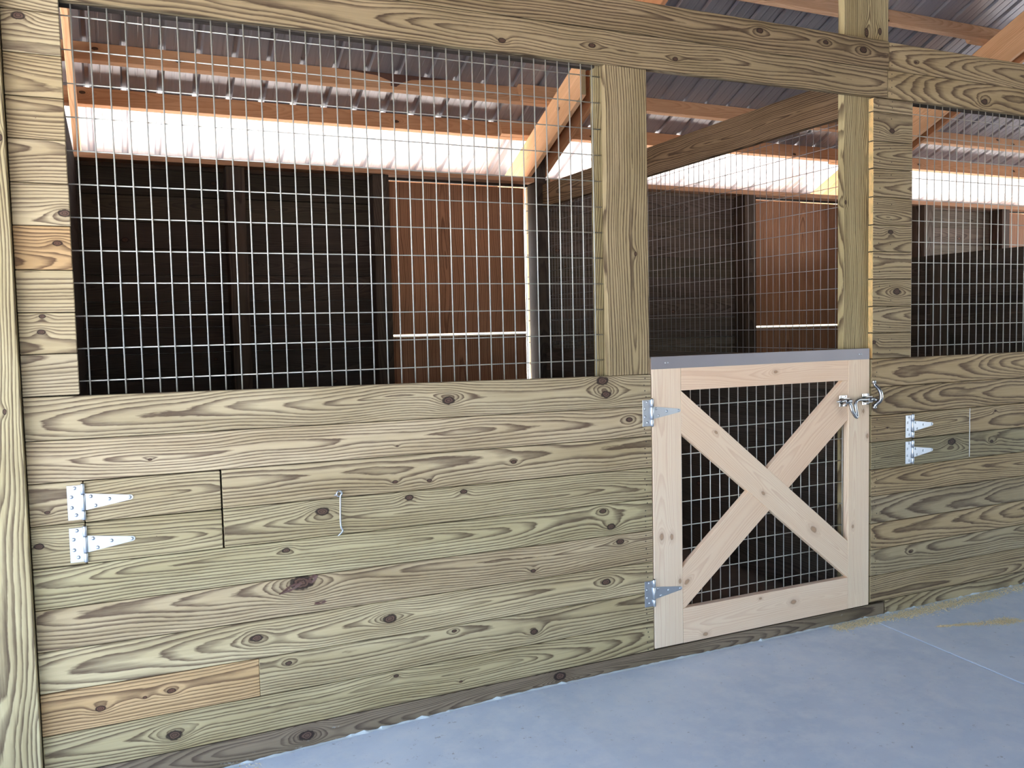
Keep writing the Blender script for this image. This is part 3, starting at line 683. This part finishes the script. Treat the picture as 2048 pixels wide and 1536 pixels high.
# ------------------------------------------------------------ dividers
wd = empty('wall_divider', kind='structure')
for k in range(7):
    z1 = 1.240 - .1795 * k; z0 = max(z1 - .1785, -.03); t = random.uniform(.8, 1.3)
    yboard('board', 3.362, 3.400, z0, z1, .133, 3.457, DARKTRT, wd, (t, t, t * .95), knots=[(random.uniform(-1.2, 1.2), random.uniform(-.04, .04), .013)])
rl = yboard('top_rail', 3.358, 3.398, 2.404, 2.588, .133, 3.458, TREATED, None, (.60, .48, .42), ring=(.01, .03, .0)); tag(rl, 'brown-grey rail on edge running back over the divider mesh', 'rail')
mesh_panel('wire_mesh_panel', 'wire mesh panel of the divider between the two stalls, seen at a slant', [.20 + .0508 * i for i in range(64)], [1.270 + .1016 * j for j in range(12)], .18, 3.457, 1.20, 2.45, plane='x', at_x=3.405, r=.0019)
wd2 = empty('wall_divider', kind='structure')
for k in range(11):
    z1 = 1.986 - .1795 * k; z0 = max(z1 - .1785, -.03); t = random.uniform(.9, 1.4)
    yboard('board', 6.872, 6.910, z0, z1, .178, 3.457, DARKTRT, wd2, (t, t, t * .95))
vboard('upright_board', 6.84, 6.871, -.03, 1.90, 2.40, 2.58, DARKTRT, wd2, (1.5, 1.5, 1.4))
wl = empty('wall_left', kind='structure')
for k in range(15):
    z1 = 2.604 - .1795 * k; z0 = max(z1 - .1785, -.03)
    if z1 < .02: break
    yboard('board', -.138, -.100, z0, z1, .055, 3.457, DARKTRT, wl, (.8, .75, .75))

# ------------------------------------------------------------ back doors (plywood dutch doors)
def dutch(n, x0, x1):
    d = empty('door_%d' % n, (x0, YB, 0), kind='structure')
    for nm, z0, z1 in (('lower_leaf', .02, 1.358), ('upper_leaf', 1.380, 2.580)):
        o = vboard(nm, x0, x1, z0, z1, YB + .004, YB + .024, PLY, d, (1, .95, .9), ring=(.02, .05, random.uniform(-.2, .2)), ch=.001, endmat=PIPE)
        # frame boards on the outer side of each leaf
        for xa in (x0 + .002, x1 - .092): vboard('leaf_frame', xa, xa + .09, z0, z1, YB + .0245, YB + .044, SPRUCE, d)
        for za in (z0 + .001, z1 - .091): hboard('leaf_frame', x0 + .093, x1 - .093, za, za + .09, YB + .0245, YB + .044, SPRUCE, d)
    hboard('ledge', x0, x1, 1.3585, 1.3660, YB - .012, YB + .03, PIPE, d)
    return d
dutch(1, 2.085, 3.262); dutch(2, 5.625, 6.79); dutch(3, 9.17, 10.33)

# ------------------------------------------------------------ roof
Z0 = 3.100   # underside of the sheets at y = 3.6
def rz(y): return Z0 + SL * (3.6 - y)
ceil = empty('ceiling', kind='structure')
ca = math.cos(math.atan(SL)); sa = math.sin(math.atan(SL))
YE, YR = 4.55, -1.85
def sheet_mesh():
    P = .2286; prof = []
    for k in range(4):
        x = k * P
        prof += [(x - .024, 0), (x - .012, .021), (x + .012, .021), (x + .024, 0)]
        for m_ in (.076, .152): prof += [(x + m_ - .010, 0), (x + m_ - .005, .0022), (x + m_ + .005, .0022), (x + m_ + .010, 0)]
    prof.append((4 * P - .024, 0))
    L = (YE - YR) / ca
    bm = bmesh.new(); rings = []
    for dz in (0, .0012):
        rings.append([[bm.verts.new((x, y, z + dz)) for x, z in prof] for y in (0, -L)])
    for (a, b_), flip in ((rings[0], 0), (rings[1], 1)):
        for i in range(len(prof) - 1): bm.faces.new((a[i], a[i + 1], b_[i + 1], b_[i]) if not flip else (a[i], b_[i], b_[i + 1], a[i + 1]))
    for e in (0, 1):
        for i in range(len(prof) - 1): bm.faces.new((rings[0][e][i], rings[0][e][i + 1], rings[1][e][i + 1], rings[1][e][i]))
    bmesh.ops.recalc_face_normals(bm, faces=bm.faces)
    me = bpy.data.meshes.new('roof_sheet'); bm.to_mesh(me); bm.free(); me.materials.append(ROOF); return me
sm = sheet_mesh()
for k in range(-4, 15):
    o = bpy.data.objects.new('roof_sheet', sm); C.objects.link(o); o.parent = ceil
    o.location = (.455 + .9144 * k, YE, rz(YE) + .001); o.rotation_euler = (-math.atan(SL), 0, 0)
# purlins: 2x6 on edge, square to the roof
def purlin(yt, label, parent=None, x0=-2.9, x1=13., lap=(3.02, 6.60), z_off=0., tint=(1, 1, 1)):
    # front-top corner touches the sheet at (yt, rz(yt)); depth .14 down, .038 wide towards the eave
    a = Vector((yt, rz(yt))); dn = Vector((-sa, -ca)) * .140; ey = Vector((ca, -sa)) * .038
    out = []
    cuts = [x0] + list(lap) + [x1]
    for i in range(len(cuts) - 1):
        xa, xb = cuts[i], cuts[i + 1] + (.42 if i < len(cuts) - 2 else 0)
        off = ey * (1.04 if i % 2 == 0 else 0) + Vector((0, 0))
        p = a + off - Vector((sa, ca)) * .0015
        pts = [p, p + ey, p + ey + dn, p + dn]
        # outline in (y,z), long axis x -> build with a rotated prism so that the grain follows x
        bm = bmesh.new(); cy = sum(q[0] for q in pts) / 4; cz = sum(q[1] for q in pts) / 4; L = (xb - xa) / 2
        loc = []
        for q in pts:
            d = Vector((q[0] - cy, q[1] - cz)); loc.append((d.x * ca - d.y * sa, d.x * sa + d.y * ca))
        A = [bm.verts.new((-L, t, v)) for t, v in loc]; B = [bm.verts.new((L, t, v)) for t, v in loc]
        bm.faces.new(A); bm.faces.new(B[::-1])
        for k in range(4): bm.faces.new((A[k], B[k], B[(k + 1) % 4], A[(k + 1) % 4]))
        bmesh.ops.recalc_face_normals(bm, faces=bm.faces)
        bmesh.ops.bevel(bm, geom=list(bm.edges), offset=.002, segments=1, affect='EDGES')
        me = bpy.data.meshes.new('purlin'); bm.to_mesh(me); bm.free(); me.materials.append(FRAMING)
        o = bpy.data.objects.new('purlin', me); C.objects.link(o)
        Mx = Matrix(((1, 0, 0), (0, ca, sa), (0, -sa, ca))).to_4x4(); Mx.translation = Vector(((xa + xb) / 2, cy, cz)); o.matrix_basis = Mx
        grain(o, tint, knots=[(random.uniform(-L * .8, L * .8), random.uniform(-.05, .05), .012) for _ in range(3)])
        if parent is not None: place(o, parent); continue
        if isinstance(label, (list, tuple)): tag(o, label[min(i, len(label) - 1)], 'purlin')
        else: tag(o, label, 'purlin', 'roof purlins above and behind the view')
purlin(3.56, ['reddish purlin just above the bright gap in the left stall', 'reddish purlin just above the bright gap, seen through the gate opening', 'purlin just above the bright gap in the far right opening'], tint=(.80, .72, .66))
purlin(3.17, ['second purlin above the bright gap, over the left mesh opening, with a dark bark edge', 'second purlin above the bright gap, crossing behind the divider rail', 'second purlin above the bright gap, in the right mesh opening'], tint=(.85, .78, .72))
purlin(2.60, None, ceil)
purlin(2.04, ['third purlin, left length above the front beam', 'orange purlin above the front beam crossing behind the tall upright board', 'third purlin, far length beyond the right edge'])
for y in (1.48, .92, .36, -.20, -.76, -1.32, 4.25): purlin(y, None, ceil, lap=())
# rafters in pairs; shade beside the light one is tinted into the dark one
RT = 2.946 - .004
def rtop(y): return RT + SL * (3.6 - y)
def rafter(x0, x1, ya, yb, label, tint=(1, 1, 1), depth=.300):
    pts = [(ya, rtop(ya) - depth), (ya, rtop(ya)), (yb, rtop(yb)), (yb, rtop(yb) - depth)]
    o = prism('rafter', pts[::-1], x0, x1, 'x', FRAMING, None, math.atan2(-SL, 1), .002, ENDT, dict(tint=tint, ring=(.02, .03, .02), knots=[(random.uniform(-1, 1), 0, .012)]))
    tag(o, label, 'rafter'); return o
rafter(3.268, 3.306, 2.62, 4.40, 'light short rafter board ending behind the top corner of the left opening', (1.2, 1.15, 1.05))
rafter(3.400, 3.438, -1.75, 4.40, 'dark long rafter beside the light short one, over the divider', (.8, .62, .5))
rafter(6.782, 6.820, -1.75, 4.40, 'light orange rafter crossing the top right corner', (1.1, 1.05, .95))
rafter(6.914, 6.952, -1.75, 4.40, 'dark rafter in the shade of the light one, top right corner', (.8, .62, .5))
rafter(-.232, -.194, -1.75, 4.40, 'rafter outside the left end of the stall')
rafter(-.104, -.066, -1.75, 4.40, 'rafter along the far left edge of the left mesh opening', (1.1, 1.05, 1.0))
rafter(10.34, 10.38, -1.75, 4.40, 'farthest rafter beyond the right edge')
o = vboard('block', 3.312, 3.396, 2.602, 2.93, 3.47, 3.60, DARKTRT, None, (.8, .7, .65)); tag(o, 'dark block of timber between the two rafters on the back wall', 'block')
# eave fascia
hboard('fascia', -3.4, 13, rz(4.55) - .16, rz(4.55) - .012, 4.545, 4.585, SIDING, ceil)
# front eave posts carry the roof (open side behind the photographer)

# opposite slope of the roof and the far side of the aisle (behind the photographer)
zr_ = rz(-1.85)
for k in range(-4, 15):
    o = bpy.data.objects.new('roof_sheet', sm); C.objects.link(o); o.parent = ceil
    o.location = (.455 + .9144 * k + .75, -1.85 - (YE + 1.85), rz(YE) + .001); o.rotation_euler = (-math.atan(SL), 0, math.pi)
for y in (-2.4, -3.5, -4.6, -6.2, -7.9):
    hboard('purlin', -2.9, 13., zr_ - SL * (-1.85 - y) - .16, zr_ - SL * (-1.85 - y) - .02, y, y + .038, FRAMING, ceil)
wo = empty('wall_opposite_unseen', kind='structure')  # unseen wall; its gaps are placed to steer the daylight
for i in range(20):
    for xa, xb in (((.6, 5.2), (7.7, 13.5)) if i < 12 else ((.6, 13.5),)):
        hboard('board', xa, xb, .001 + .181 * i, .180 + .181 * i, -3.80, -3.76, DARKTRT, wo)
hboard('board', .6, 13.5, 3.62, 4.62, -3.80, -3.76, DARKTRT, wo)
for xg, nm in ((-2.93, 'wall_end_added'), (13.06, 'wall_end_added')):  # unseen gables added to keep daylight off roof and beams
    we = empty(nm, kind='structure')
    for i in range(14):
        z0 = 2.95 + .2 * i; y1 = min(3.6 - (z0 + .2 + .16 - Z0) / SL, 3.9); y0 = -3.7 - y1
        if y1 - y0 < .3: break
        yboard('board', xg - .02, xg + .02, z0 + .001, z0 + .199, y0, y1, DARKTRT, we, (2, 2, 2))
# backing added behind the back wall to stop daylight between boards
for (a, b_) in segs_:
    prism('backing_sheet', [(a, YB + .040), (b_, YB + .040), (b_, YB + .055), (a, YB + .055)], -.03, 2.60, 'z', SIDING, wb, 0, 0)

# bark-edged stretch on the second purlin
pa = next(o for o in bpy.data.objects if o.get('label', '').startswith('second purlin above the bright gap, over the left'))
bm = bmesh.new(); c0 = Vector((3.17 + .040 * ca, rz(3.17) - .040 * sa)); dn = Vector((-sa, -ca)); nrm = Vector((-ca, sa))
pts = [(1.60, .003), (2.45, .003), (2.35, .018), (2.16, .040), (2.08, .075), (2.03, .118), (1.99, .112), (1.995, .070), (1.90, .030), (1.72, .012)]
f0 = []; f1 = []
for x, q in pts:
    p = c0 + dn * q; f0.append(bm.verts.new((x, (p + nrm * .003)[0], (p + nrm * .003)[1]))); f1.append(bm.verts.new((x, (p - nrm * .002)[0], (p - nrm * .002)[1])))
bm.faces.new(f0); bm.faces.new(f1[::-1])
for k in range(len(pts)): bm.faces.new((f0[k], f1[k], f1[(k + 1) % len(pts)], f0[(k + 1) % len(pts)]))
o = mesh_obj('bark_edge', bm, bpy.data.materials['bark'], pa)
